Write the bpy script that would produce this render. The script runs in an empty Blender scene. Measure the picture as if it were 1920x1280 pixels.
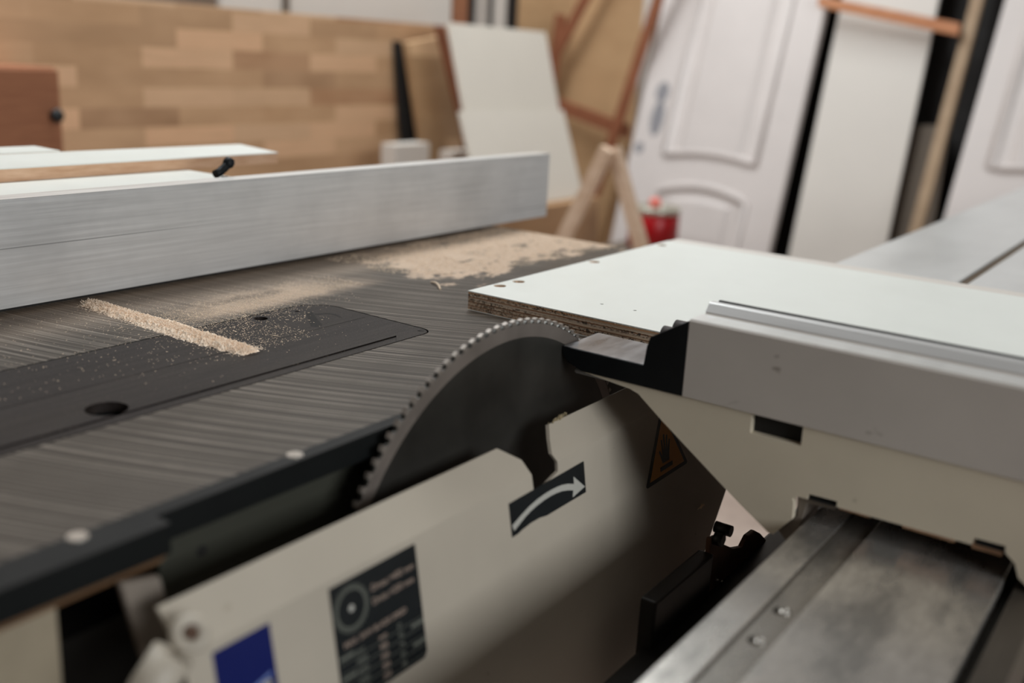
import bpy, bmesh, math, random
from mathutils import Vector, Matrix, noise
random.seed(7)
scene = bpy.context.scene
COL = scene.collection
PI = math.pi

# ------------------------------------------------------------------ mesh builder
class MB:
    def __init__(s): s.v=[]; s.f=[]; s.m=[]; s.sm=[]
    def add(s, vs, fs, mi=0, smooth=False):
        o=len(s.v); s.v+= [Vector(v) for v in vs]
        for f in fs: s.f.append([o+i for i in f]); s.m.append(mi); s.sm.append(smooth)
        return s
    def box(s, x0,x1,y0,y1,z0,z1, mi=0):
        vs=[(x,y,z) for x in (x0,x1) for y in (y0,y1) for z in (z0,z1)]
        return s.add(vs,[(0,1,3,2),(4,6,7,5),(0,4,5,1),(2,3,7,6),(0,2,6,4),(1,5,7,3)],mi)
    def loft(s, a, b, mi=0, cap=True, smooth=False):
        n=len(a); vs=list(a)+list(b)
        fs=[(i,(i+1)%n,n+(i+1)%n,n+i) for i in range(n)]
        s.add(vs,fs,mi,smooth)
        if cap: s.add(a,[tuple(range(n))[::-1]],mi); s.add(b,[tuple(range(n))],mi)
        return s
    def prism(s, pts, axis, a0, a1, mi=0):
        def P(p,a):
            return {'x':(a,p[0],p[1]),'y':(p[0],a,p[1]),'z':(p[0],p[1],a)}[axis]
        return s.loft([P(p,a0) for p in pts],[P(p,a1) for p in pts],mi)
    def cyl(s, p0, p1, r0, r1=None, n=24, mi=0, cap=True):
        r1=r0 if r1 is None else r1
        p0=Vector(p0);p1=Vector(p1);d=(p1-p0).normalized()
        u=d.orthogonal().normalized();w=d.cross(u)
        ring=lambda c,r:[c+(u*math.cos(2*PI*i/n)+w*math.sin(2*PI*i/n))*r for i in range(n)]
        return s.loft(ring(p0,r0),ring(p1,r1),mi,cap,True)
    def lathe(s, c, prof, n=32, mi=0, axis=(0,0,1)):
        c=Vector(c);d=Vector(axis).normalized();u=d.orthogonal().normalized();w=d.cross(u)
        rings=[[c+d*h+(u*math.cos(2*PI*i/n)+w*math.sin(2*PI*i/n))*r for i in range(n)] for r,h in prof]
        for a,b in zip(rings,rings[1:]): s.loft(a,b,mi,False,True)
        s.add(rings[0],[tuple(range(n))[::-1]],mi); s.add(rings[-1],[tuple(range(n))],mi)
        return s
    def tube(s, pts, r, n=12, mi=0, closed=False):
        pts=[Vector(p) for p in pts]; N=len(pts); rings=[]
        for i,p in enumerate(pts):
            a=pts[i-1] if (i>0 or closed) else p; b=pts[(i+1)%N] if (i<N-1 or closed) else p
            d=(b-a).normalized(); up=Vector((0,0,1)) if abs(d.z)<.9 else Vector((1,0,0))
            u=d.cross(up).normalized();w=d.cross(u)
            rings.append([p+(u*math.cos(2*PI*k/n)+w*math.sin(2*PI*k/n))*r for k in range(n)])
        for i in range(N if closed else N-1): s.loft(rings[i],rings[(i+1)%N],mi,False,True)
        if not closed: s.add(rings[0],[tuple(range(n))],mi); s.add(rings[-1],[tuple(range(n))],mi)
        return s
    def frame(s, M):
        s.v=[M@v for v in s.v]; return s

WM={}
def world(o): return WM.get(o.name, Matrix())
def obj(name, mb, mats, parent=None, bevel=0, local=False, segs=2, weld=True):
    me=bpy.data.meshes.new(name)
    vs=mb.v
    if parent is not None and not local:
        Mi=world(parent).inverted(); vs=[Mi@v for v in vs]
    me.from_pydata([tuple(v) for v in vs],[],mb.f)
    if not isinstance(mats,(list,tuple)): mats=[mats]
    for m in mats: me.materials.append(m)
    for p,mi,sm in zip(me.polygons,mb.m,mb.sm): p.material_index=mi; p.use_smooth=sm
    bm=bmesh.new(); bm.from_mesh(me)
    if weld: bmesh.ops.remove_doubles(bm,verts=bm.verts,dist=1e-6)
    bmesh.ops.recalc_face_normals(bm,faces=bm.faces)
    if bevel:
        es=[e for e in bm.edges if len(e.link_faces)==2 and e.calc_face_angle(0)>.6]
        bmesh.ops.bevel(bm,geom=es,offset=bevel,segments=segs,affect='EDGES',profile=.6,clamp_overlap=True)
    bm.to_mesh(me); bm.free()
    o=bpy.data.objects.new(name,me); COL.objects.link(o)
    if parent is not None:
        o.parent=parent; WM[o.name]=world(parent).copy()
    return o
def thing(name,label,cat,loc=(0,0,0),M=None,group=None):
    o=bpy.data.objects.new(name,None); COL.objects.link(o); o.empty_display_size=.05
    mw=Matrix.Translation(loc) if M is None else M
    o.matrix_world=mw; WM[o.name]=mw.copy()
    o['label']=label;o['category']=cat
    if group:o['group']=group
    return o
def tag(o,label,cat,group=None,kind=None):
    o['label']=label;o['category']=cat
    if group:o['group']=group
    if kind:o['kind']=kind
    return o
def struct(name,mb,m):
    o=obj(name,mb,m); o['kind']='structure'; return o
def cut(o, mb):
    me=bpy.data.meshes.new('c'); Mi=world(o).inverted()
    me.from_pydata([tuple(Mi@v) for v in mb.v],[],mb.f)
    bm=bmesh.new();bm.from_mesh(me);bmesh.ops.remove_doubles(bm,verts=bm.verts,dist=1e-6)
    bmesh.ops.recalc_face_normals(bm,faces=bm.faces);bm.to_mesh(me);bm.free()
    c=bpy.data.objects.new('c',me);COL.objects.link(c);c.matrix_world=Matrix()
    par=o.parent;mb_=o.matrix_basis.copy();o.parent=None;o.matrix_basis=Matrix()
    md=o.modifiers.new('b','BOOLEAN');md.object=c;md.operation='DIFFERENCE';md.solver='EXACT'
    bpy.context.view_layer.update()
    dg=bpy.context.evaluated_depsgraph_get()
    new=bpy.data.meshes.new_from_object(o.evaluated_get(dg))
    o.modifiers.clear();o.data=new
    o.parent=par;o.matrix_basis=mb_
    bpy.data.objects.remove(c)
    return o
def circ(cx,cy,r,n=40): return [(cx+r*math.cos(2*PI*i/n),cy+r*math.sin(2*PI*i/n)) for i in range(n)]
def text_mb(txt,size,x,y,z,mi=1,bold=0.0,align='LEFT'):
    cu=bpy.data.curves.new('t','FONT');cu.body=txt;cu.size=size;cu.offset=bold;cu.align_x=align;cu.resolution_u=3
    o=bpy.data.objects.new('t',cu);COL.objects.link(o);bpy.context.view_layer.update()
    me=bpy.data.meshes.new_from_object(o.evaluated_get(bpy.context.evaluated_depsgraph_get()))
    vs=[(v.co.x+x,v.co.y+y,z) for v in me.vertices];fs=[tuple(p.vertices) for p in me.polygons]
    bpy.data.objects.remove(o)
    mb=MB();mb.add(vs,fs,mi);return mb
def join(mb,*o):
    for b in o:
        k=len(mb.v);mb.v+=b.v;mb.f+=[[i+k for i in f] for f in b.f];mb.m+=b.m;mb.sm+=b.sm
    return mb

# ------------------------------------------------------------------ materials
def srgb(r,g,b):
    f=lambda c:(c/255/12.92 if c/255<=.04045 else ((c/255+.055)/1.055)**2.4)
    return (f(r),f(g),f(b),1)
class NT:
    def __init__(s,name):
        s.m=bpy.data.materials.new(name);s.m.use_nodes=True;s.t=s.m.node_tree;s.t.nodes.clear()
        s.out=s.n('ShaderNodeOutputMaterial');s.b=s.n('ShaderNodeBsdfPrincipled')
        s.l(s.b.outputs[0],s.out.inputs[0]);s.co=s.n('ShaderNodeTexCoord').outputs['Object']
    def n(s,t,**k):
        x=s.t.nodes.new(t)
        for a,v in k.items(): setattr(x,a,v)
        return x
    def l(s,a,b): s.t.links.new(a,b)
    def set(s,i,v):
        if hasattr(v,'links') or hasattr(v,'is_linked'): s.l(v,s.b.inputs[i])
        else: s.b.inputs[i].default_value=v
    def mapping(s,scale=(1,1,1),rot=(0,0,0),loc=(0,0,0),src=None):
        m=s.n('ShaderNodeMapping');m.inputs['Scale'].default_value=scale;m.inputs['Rotation'].default_value=rot;m.inputs['Location'].default_value=loc
        s.l(src or s.co,m.inputs[0]);return m.outputs[0]
    def noise(s,scale,vec=None,detail=4,rough=.55,dim='3D',w=None):
        n=s.n('ShaderNodeTexNoise',noise_dimensions=dim);n.inputs['Scale'].default_value=scale;n.inputs['Detail'].default_value=detail;n.inputs['Roughness'].default_value=rough
        if dim=='1D': s.l(w,n.inputs['W'])
        else: s.l(vec or s.co,n.inputs['Vector'])
        return n.outputs[0]
    def ramp(s,fac,stops,interp='LINEAR'):
        r=s.n('ShaderNodeValToRGB');r.color_ramp.interpolation=interp
        e=r.color_ramp.elements
        while len(e)<len(stops): e.new(.5)
        for x,(p,c) in zip(e,stops): x.position=p;x.color=c if len(c)==4 else (*c,1)
        s.l(fac,r.inputs[0]);return r.outputs[0]
    def mr(s,v,a,b,c=0,d=1,smooth=False):
        r=s.n('ShaderNodeMapRange');r.interpolation_type='SMOOTHSTEP' if smooth else 'LINEAR'
        s.l(v,r.inputs[0])
        for i,x in enumerate((a,b,c,d)): r.inputs[i+1].default_value=x
        return r.outputs[0]
    def math(s,op,a,b=None):
        r=s.n('ShaderNodeMath',operation=op)
        for i,x in enumerate((a,b)):
            if x is None: continue
            if isinstance(x,(int,float)): r.inputs[i].default_value=x
            else: s.l(x,r.inputs[i])
        return r.outputs[0]
    def mix(s,f,a,b,typ='MIX'):
        r=s.n('ShaderNodeMix',data_type='RGBA',blend_type=typ)
        if isinstance(f,(int,float)): r.inputs[0].default_value=f
        else: s.l(f,r.inputs[0])
        for i,x in ((6,a),(7,b)):
            if isinstance(x,tuple): r.inputs[i].default_value=x
            else: s.l(x,r.inputs[i])
        return r.outputs[2]
    def bump(s,h,st=.2,dist=.002):
        b=s.n('ShaderNodeBump');b.inputs['Strength'].default_value=st;b.inputs['Distance'].default_value=dist
        s.l(h,b.inputs['Height']);s.l(b.outputs[0],s.b.inputs['Normal'])
    def xyz(s):
        x=s.n('ShaderNodeSeparateXYZ');s.l(s.co,x.inputs[0]);return x.outputs
def simple(name,col,rough=.5,metal=0,var=.08,scale=30,bump=0,spec=.5):
    t=NT(name);n=t.noise(scale)
    d=tuple(c*(1-var) for c in col[:3])+(1,);l=tuple(min(1,c*(1+var)) for c in col[:3])+(1,)
    t.set('Base Color',t.ramp(n,[(.3,d),(.7,l)]));t.set('Roughness',t.mr(n,.3,.7,rough*.93,min(1,rough*1.07)));t.set('Metallic',metal)
    t.b.inputs['Specular IOR Level'].default_value=spec
    if bump: t.bump(n,bump,.001)
    return t.m

def brushed(name,col,rough,metal,stretch,scale=60,contrast=.15,streak=None,blot=0,rot=(0,0,0)):
    t=NT(name);v=t.mapping(stretch,rot);n=t.noise(scale,v,3,.6)
    d=tuple(c*(1-contrast) for c in col[:3])+(1,);l=tuple(min(1,c*(1+contrast)) for c in col[:3])+(1,)
    c=t.ramp(n,[(.3,d),(.7,l)])
    if blot:
        b=t.noise(9,None,4,.6);c=t.mix(t.mr(b,.45,.7,0,blot),c,tuple(x*.45 for x in col[:3])+(1,))
    if streak:
        v2=t.mapping(streak[0]);s=t.noise(streak[1],v2,2,.5);c=t.mix(t.mr(s,streak[2],streak[2]+.06,0,.7),c,tuple(x*.35 for x in col[:3])+(1,))
    t.set('Base Color',c);t.set('Roughness',t.mr(n,.2,.8,rough*.85,rough*1.15));t.set('Metallic',metal);t.bump(n,.12,.0006)
    return t.m

# cast iron table with curved grinding marks and sawdust film
def cast_iron(dust=True):
    t=NT('cast_iron')
    t.co=t.mapping((1,1,1),(0,0,0),(.3,.9,0))
    X,Y,Z=t.xyz()
    dist=t.n('ShaderNodeVectorMath',operation='DISTANCE');t.l(t.co,dist.inputs[0]);dist.inputs[1].default_value=(1.629,1.034,.87)
    D=dist.outputs['Value']
    l1=t.noise(210,dim='1D',w=D,detail=3,rough=.7)
    wob=t.noise(7,detail=3)
    l2=t.noise(420,dim='1D',w=D,detail=1)
    lines=t.math('ADD',t.math('MULTIPLY',l1,.75),t.math('MULTIPLY',l2,.25))
    blot=t.noise(11,t.mapping((1,1.4,1)),4,.6)
    c=t.ramp(lines,[(.36,(.038,.029,.022,1)),(.50,(.062,.049,.038,1)),(.64,(.25,.215,.18,1))])
    c=t.mix(t.mr(blot,.4,.7,0,.65),c,(.055,.043,.033,1))
    if dust:
        fine=t.noise(900,None,2,.7);pat=t.noise(16,t.mapping((1,1.6,1)),5,.65)
        pat2=t.math('MULTIPLY',t.math('SUBTRACT',t.noise(26,t.mapping((.7,1.4,1)),5,.7),.5),.24)
        Yn=t.math('ADD',Y,pat2);Xn=t.math('ADD',X,t.math('MULTIPLY',pat2,1.2))
        far=t.math('MULTIPLY',t.mr(Xn,.87,.92,0,1,True),t.mr(Yn,.690,.712,0,1,True))
        far=t.math('MULTIPLY',far,t.mr(Yn,.84,.90,1,.45,True))
        far=t.math('MULTIPLY',far,t.mr(t.noise(34,t.mapping((.8,1.6,1),(0,0,0),(3,1,0)),4,.6),.36,.43,0,1,True))
        mid=t.math('MULTIPLY',t.mr(X,.54,.62,0,1,True),t.mr(X,.72,.86,1,0,True))
        mid=t.math('MULTIPLY',mid,t.math('MULTIPLY',t.mr(Y,.735,.76,0,1,True),t.mr(Y,.785,.83,1,.35,True)))
        mid=t.math('MULTIPLY',mid,t.mr(pat,.3,.62,.3,1,True))
        near=t.math('MULTIPLY',t.mr(Y,.76,.84,0,.30,True),t.mr(X,.3,.6,.3,1,True))
        m=t.math('MAXIMUM',far,t.math('MAXIMUM',t.math('MULTIPLY',mid,.8),near))
        m=t.math('MULTIPLY',m,t.mr(fine,.34,.58,.35,1))
        c=t.mix(m,c,srgb(216,190,166))
        t.set('Roughness',t.math('MAXIMUM',t.mr(lines,.3,.65,.50,.42),t.math('MULTIPLY',m,.9)))
        t.set('Metallic',t.math('MULTIPLY',t.math('SUBTRACT',1,m),.0));t.b.inputs['Specular IOR Level'].default_value=.16
    else:
        t.set('Roughness',t.mr(lines,.3,.65,.4,.3));t.set('Metallic',.55)
    t.set('Base Color',c);t.bump(lines,.10,.0004)
    return t.m
def insert_mat():
    t=NT('insert_steel');X,Y,Z=t.xyz()
    n=t.noise(60,t.mapping((.15,3,1)),3);g=t.noise(700,None,1);b=t.noise(9,t.mapping((.5,1.5,1)),4)
    c=t.ramp(n,[(.3,(.017,.013,.012,1)),(.7,(.032,.026,.024,1))])
    c=t.mix(t.mr(b,.45,.75,0,.5),c,(.045,.036,.028,1))
    c=t.mix(t.mr(g,.68,.74,0,.35),c,srgb(170,150,135))
    t.set('Base Color',c);t.set('Metallic',.1);t.b.inputs['Specular IOR Level'].default_value=.1;t.set('Roughness',t.mr(g,.3,.7,.42,.52));t.bump(g,.15,.0003)
    return t.m
def staves(name,c1,c2,row=.05,w=.42,sc=1,off=(0,0,0)):
    t=NT(name);v=t.mapping((1,1,1),(PI/2,0,0),off)
    sx=t.xyz();cb=t.n('ShaderNodeCombineXYZ');t.l(sx[0],cb.inputs[0]);t.l(sx[2],cb.inputs[1])
    mp=t.mapping((1,1,1),(0,0,0),off,cb.outputs[0])
    br=t.n('ShaderNodeTexBrick');t.l(mp,br.inputs[0]);br.offset=.37;br.offset_frequency=2;br.squash=1
    br.inputs['Color1'].default_value=(0,0,0,1);br.inputs['Color2'].default_value=(1,1,1,1);br.inputs['Mortar'].default_value=(.3,.3,.3,1)
    br.inputs['Scale'].default_value=sc;br.inputs['Mortar Size'].default_value=.0004;br.inputs['Brick Width'].default_value=w;br.inputs['Row Height'].default_value=row
    bc_=t.ramp(br.outputs[0],[(0,tuple(x*.66 for x in c1[:3])+(1,)),(.12,(c1[0]*.80,c1[1]*.66,c1[2]*.60,1)),(.24,tuple(x*.88 for x in c1[:3])+(1,)),(.5,c1),(.75,c2),(1,(c2[0]*1.15,c2[1]*1.08,c2[2]*1.05,1))])
    g=t.noise(14,t.mapping((.6,1,9)),4,.6);g2=t.noise(3,t.mapping((1,1,2)),3)
    c=t.mix(t.mr(g,.3,.7,0,.25),bc_,tuple(x*.6 for x in c1[:3])+(1,))
    c=t.mix(t.mr(g2,.4,.65,0,.3),c,tuple(min(1,x*1.2) for x in c2[:3])+(1,))
    t.set('Base Color',c);t.set('Roughness',.6);return t.m
def wood(name,c1,c2,stretch=(1,1,8),scale=10,rough=.6):
    t=NT(name);g=t.noise(scale,t.mapping(stretch),5,.6);g2=t.noise(2.5,None,3)
    c=t.ramp(g,[(.3,c1),(.7,c2)]);c=t.mix(t.mr(g2,.4,.7,0,.4),c,c1);t.set('Base Color',c);t.set('Roughness',rough);t.bump(g,.15,.001);return t.m
def ply_edge():
    t=NT('plywood_edge');X,Y,Z=t.xyz()
    z=t.math('SUBTRACT',Z,0)
    k=[srgb(176,140,110),srgb(186,164,142),srgb(186,164,142),srgb(132,90,62),srgb(206,186,162),srgb(180,158,136),srgb(128,88,60),srgb(206,184,160),srgb(190,170,150),srgb(190,170,150),srgb(140,98,68),srgb(208,188,166),srgb(182,160,138),srgb(196,142,98),srgb(214,190,160)]
    wob=t.math('MULTIPLY',t.math('SUBTRACT',t.noise(14,None,2),.5),.0022)
    zz=t.math('ADD',z,wob)
    r=t.ramp(t.mr(zz,-.0095,.0095),[(i/15,c) for i,c in enumerate(k)],'CONSTANT')
    pores=t.noise(380,t.mapping((1,.8,1.2)),3,.8);band=t.noise(330,t.mapping((.02,.02,1)),0)
    c=t.mix(t.math('MULTIPLY',t.mr(pores,.49,.54,0,.92),t.mr(band,.42,.55,0,1)),r,srgb(44,30,20))
    fib=t.noise(60,t.mapping((1,.4,4)),3)
    c=t.mix(t.mr(fib,.4,.65,0,.4),c,srgb(176,146,118))
    t.set('Base Color',c);t.set('Roughness',.85);t.bump(pores,.6,.001);return t.m
def spotted(name,col,rough,metal,spot,th=.68,scale=40,alt=None):
    t=NT(name);n=t.noise(scale,t.mapping((1,1,1.6)),2,.5);g=t.noise(8,None,4)
    d=tuple(c*.9 for c in col[:3])+(1,)
    c=t.mix(t.mr(g,.35,.7),col,d);c=t.mix(t.mr(n,th,th+.05,0,.6),c,spot)
    t.set('Base Color',c);t.set('Roughness',rough);t.set('Metallic',metal);return t.m
def floor_mat():
    t=NT('concrete_floor');a=t.noise(1.6,None,6,.6);b=t.noise(24,None,4)
    c=t.ramp(a,[(.3,srgb(150,130,118)),(.7,srgb(190,172,160))]);c=t.mix(t.mr(b,.5,.8,0,.3),c,srgb(110,95,85))
    t.set('Base Color',c);t.set('Roughness',.7);return t.m
def rail_mat(name,col,rough,metal):
    t=NT(name);n=t.noise(20,t.mapping((.45,1.0,1)),5,.7);g=t.noise(140,t.mapping((.1,2,1)),2)
    c=t.mix(t.mr(n,.38,.62,0,.9),col,tuple(x*.36 for x in col[:3])+(1,))
    t.set('Base Color',c);t.set('Metallic',metal);t.set('Roughness',t.mr(n,.3,.75,rough*.7,rough*1.5));t.bump(g,.1,.0004);return t.m

M={}
M['iron']=cast_iron();M['iron_side']=simple('iron_side',(.006,.007,.007,1),.6,0,.1,30,0,.15)
M['insert']=insert_mat()
M['alu_fence']=brushed('anodised_fence',(.68,.67,.66,1),.42,.35,(.12,1,5),60,.10,((.05,1,9),30,.70),.25)
M['alu_top']=brushed('milled_edge',(.75,.74,.72,1),.35,.5,(.1,1,1),60,.05)
M['cover']=spotted('beige_powder_coat',srgb(184,174,159),.48,0,srgb(150,138,120),.74,60)
M['beige']=spotted('cream_enamel',srgb(226,214,192),.45,0,srgb(130,115,95),.72,45)
M['alu_cross']=spotted('anodised_grey',srgb(208,200,192),.45,.1,srgb(120,105,95),.70,38)
M['alu_lip']=brushed('polished_lip',(.56,.55,.54,1),.42,.35,(1,.1,1),40,.08)
M['black_plastic']=simple('black_phenolic',(.004,.005,.006,1),.55,0,.2,60,0,.25)
M['wear']=brushed('worn_black_top',(.24,.24,.25,1),.30,.45,(.4,1.6,1),45,.45,None,.5)
M['rubber']=simple('black_rubber',(.012,.010,.009,1),.6)
M['blade']=brushed('blade_steel',(.055,.052,.046,1),.38,.6,(1,1,1),14,.3)
M['blade_rim']=brushed('blade_rim_steel',(.24,.205,.18,1),.42,.5,(1,1,1),30,.12)
M['carbide']=simple('carbide_tip',(.26,.225,.195,1),.45,.4)
M['inner']=simple('inner_dark_paint',srgb(58,58,50),.6,0,.05,10,0,.3)
M['black']=simple('label_black',(.008,.010,.011,1),.42)
M['label_grey']=simple('label_print',srgb(178,176,168),.5,0,.03)
M['label_dim']=simple('label_print_dim',srgb(98,100,92),.5,0,.05)
M['label_warm']=simple('label_print_warm',srgb(150,132,120),.5,0,.05)
M['blue']=simple('label_blue',srgb(3,18,86),.42,0,.05)
M['blue_print']=simple('label_blue_print',srgb(110,130,190),.45,0,.05)
M['amber']=simple('label_amber',srgb(205,140,60),.5,0,.05)
M['laminate']=simple('white_laminate',srgb(229,231,225),.42,0,.01)
M['ply']=ply_edge();M['hole']=simple('drilled_wood',srgb(196,158,122),.8)
M['dark_hole']=simple('dark_bore',(.01,.009,.008,1),.8)
M['sawdust']=wood('sawdust',srgb(226,196,168),srgb(254,240,222),(1,1,1),500,.95)
M['flake']=simple('wood_flake',srgb(226,203,178),.9,0,.1,200)
M['rail']=rail_mat('rail_steel',(.80,.76,.71,1),.25,.8)
M['rail_mid']=rail_mat('rail_channel',(.42,.39,.35,1),.28,.7)
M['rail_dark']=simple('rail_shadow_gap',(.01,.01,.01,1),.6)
M['rail_outer']=brushed('rail_outer',(.10,.085,.07,1),.4,.5,(.2,1,1),30,.4)
M['screw']=simple('zinc_screw',(.55,.52,.48,1),.28,.8)
M['slide']=brushed('sliding_table_aluminium',(.66,.66,.65,1),.34,.25,(.2,1,1),12,.06,None,.12)
M['staves']=staves('laminated_oak',srgb(192,152,114),srgb(214,176,140),.052,.30)
M['staves2']=staves('laminated_oak_narrow',srgb(176,140,102),srgb(206,174,136),.07,.5,1,(.13,.02,0))
M['redwood']=wood('red_brown_cabinet',srgb(142,90,62),srgb(170,114,80))
M['redstick']=wood('stained_batten',srgb(126,74,48),srgb(158,98,68),(1,6,1))
M['orange']=wood('varnished_batten',srgb(190,124,86),srgb(218,158,118),(1,1,8))
M['pine']=wood('planed_pine',srgb(206,174,146),srgb(230,204,180))
M['tan']=wood('tan_sheet',srgb(188,150,110),srgb(206,168,126),(1,1,3),4)
M['crate']=wood('crate_plywood',srgb(176,136,98),srgb(190,152,112),(1,1,3),4)
M['card']=simple('cream_sheet',srgb(216,208,196),.6,0,.02,5)
M['whiteboard']=simple('white_sheet',srgb(216,209,201),.5,0,.02,5)
M['doorw']=simple('white_primer',srgb(214,205,201),.45,0,.03,6)
M['stain']=simple('grey_filler',srgb(140,138,142),.7)
M['dark_plank_shade']=simple('dark_shade_board',(.008,.006,.005,1),.8)  # near-black: painted shade in the gaps, own colour of the dark upright planks
M['greyboard']=simple('grey_brown_board',srgb(98,86,74),.7)
M['red']=simple('red_paint',srgb(170,8,18),.35,0,.1,10)
M['tin']=simple('tin_lid',srgb(190,186,172),.3,.6)
M['pink']=simple('coral_plastic',srgb(226,120,108),.5)
M['boarde']=wood('board_edge',srgb(196,152,118),srgb(222,184,152),(1,1,6),30)
M['wall']=simple('plaster',srgb(186,180,170),.85,0,.06,3)
M['wall_mid']=simple('umber_wall',srgb(128,108,92),.85,0,.06,3)
M['wall_dark']=simple('dark_wall',srgb(70,56,46),.85,0,.1,3)
M['ceil']=simple('ceiling_paint',srgb(160,156,150),.9)
M['floor']=floor_mat()
M['rust']=wood('rusty_casting',srgb(60,38,24),srgb(110,74,48),(1,1,1),40,.7)
M['dark_steel']=simple('oiled_dark_steel',(.02,.018,.016,1),.4,.4)
M['arm']=simple('grey_arm',srgb(128,118,108),.5)
M['greyplank']=simple('grey_white_plank',srgb(190,182,174),.6)

# ------------------------------------------------------------------ room
struct('floor',MB().box(-3,4.5,-3.2,3.2,-.06,0),M['floor'])
struct('ceiling',MB().box(-3,4.5,-3.2,3.2,3.4,3.46),M['ceil'])
struct('wall_left',MB().box(-3,4.5,3.1,3.2,0,3.4),M['wall_mid'])
struct('wall_back',MB().box(4.4,4.5,-3.2,3.1,0,3.4),M['wall'])
struct('wall_right',MB().box(-3,4.4,-3.2,-3.1,0,3.4),M['wall_dark'])
struct('wall_front',MB().box(-3,-2.9,-3.1,3.1,0,3.4),M['wall_dark'])

# ------------------------------------------------------------------ panel saw
saw=thing('panel_saw','grey cast-iron panel saw with raised circular blade and beige guard, filling the foreground','saw',(0.3,.9,0))
top=MB().prism([(-.7,.4265),(.304,.4265),(.304,.4395),(1.232,.4395),(1.232,1.5),(-.7,1.5)],'z',.8525,.87)
tt=obj('table_top',top,[M['iron'],M['iron_side']],saw)
# insert outline
def arc(cx,cy,r,a0,a1,n=8): return [(cx+r*math.cos(math.radians(a0+(a1-a0)*i/n)),cy+r*math.sin(math.radians(a0+(a1-a0)*i/n))) for i in range(n+1)]
ins=[(-.5,.5765)]+arc(.690,.5905,.014,-90,0)+arc(.671,.6975,.034,0,90)+[(-.5,.7315)]
ins_o=[(-.501,.5755)]+arc(.690,.5905,.0152,-90,0)+arc(.671,.6975,.0352,0,90)+[(-.501,.7325)]
cut(tt,MB().prism(ins_o,'z',.862,.88))
cut(tt,MB().prism(circ(.3842,.6046,.0155),'z',.84,.88));cut(tt,MB().prism(circ(.621,.7181,.0075),'z',.84,.88))
for p in tt.data.polygons:
    if p.normal.z<.5: p.material_index=1
ip=obj('insert_plate',MB().prism(ins,'z',.8625,.87),[M['insert']],saw,.0006,segs=1)
for c in (circ(.3842,.6046,.0145),circ(.621,.7181,.0065),circ(.699,.7195,.0022,20),circ(.664,.7155,.0022,20)):
    cut(ip,MB().prism(c,'z',.85,.88))
cut(ip,MB().box(-.6,.695,.6548,.6554,.8692,.88)); cut(ip,MB().prism([(-.6,.5785),(.655,.5785),(.668,.5905),(-.6,.5905)],'z',.8688,.88))
for (x,y) in ((.7,.7215),(.7,.5865)):
    pass
s_=MB();s_.cyl((.6975,.5862,.8690),(.6975,.5862,.8703),.0036,.0033,20,0).box(.6945,.7005,.5857,.5867,.87031,.8705,1)
obj('screw',s_,[M['insert'],M['dark_hole']],ip)
for x,y in ((.2635,.4475),(.4126,.4475)):
    s_=MB();s_.cyl((x,y,.8685),(x,y,.8712),.0062,.0052,24,0).cyl((x,y,.8712),(x,y,.87125),.0012,.0012,6,0)
    obj('edge_screw',s_,[M['screw'],M['dark_hole']],saw)
obj('edge_trim',MB().prism([(-.7,.4262),(.3042,.4262),(.3042,.4392),(.74,.4392),(.74,.4500),(-.7,.4530)],'z',.8690,.8703),simple('edge_trim_paint',(.010,.010,.0095,1),.6,0,.1,30,0,.15),saw)
# smeared marks on insert (clean patches in the film)
mk=MB();mk.add([(.6705,.7085,.87006),(.6655,.7045,.87006),(.635,.666,.87006),(.6385,.6585,.87006),(.6455,.662,.87006),(.6725,.7035,.87006)],[(0,1,2,3,4,5)])
mk.add([(.669,.697,.87006),(.6805,.6905,.87006),(.6835,.682,.87006),(.6785,.6685,.87006),(.6770,.6685,.87006),(.6800,.682,.87006),(.6775,.689,.87006),(.668,.6935,.87006)],[(0,1,2,3,4,5,6,7)])
obj('smear_mark',mk,simple('smear',(.008,.007,.007,1),.4,0,.1,30,0,.1),ip)
# underside / body
obj('inner_panel',MB().box(.318,.92,.458,.464,.45,.8525),M['inner'],saw)
obj('bolt_hole',MB().cyl((.3475,.4572,.826),(.3475,.4595,.826),.0035,None,20),M['dark_hole'],saw)
bp=MB().box(-.7,.243,.436,.442,.02,.8470)
obj('body_panel',bp,simple('beige_body',srgb(150,138,118),.5),saw,.001)
obj('underside_flange',MB().prism([(.4275,.8525),(.44,.8525),(.4475,.8445),(.4345,.8445)],'x',-.7,.303),wood('rusty_flange',srgb(120,86,58),srgb(150,120,90),(1,1,1),30),saw)
obj('base_cabinet',MB().box(-.65,.95,.62,1.35,0.0,.85),M['iron_side'],saw,.004)
obj('cabinet_side',MB().box(.243,.95,.47,.62,0.0,.80),M['dark_steel'],saw)
obj('plinth_panel',MB().box(-.2,.885,.405,.469,0.0,.66),M['dark_steel'],saw)
# lever arm
ab=MB().loft([(.272,.425,.848),(.296,.425,.8425),(.3045,.425,.798),(.284,.425,.792)],[(.272,.431,.848),(.296,.431,.8425),(.3045,.431,.798),(.284,.431,.792)])
obj('riving_arm',ab,M['arm'],saw,.002)
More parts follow.
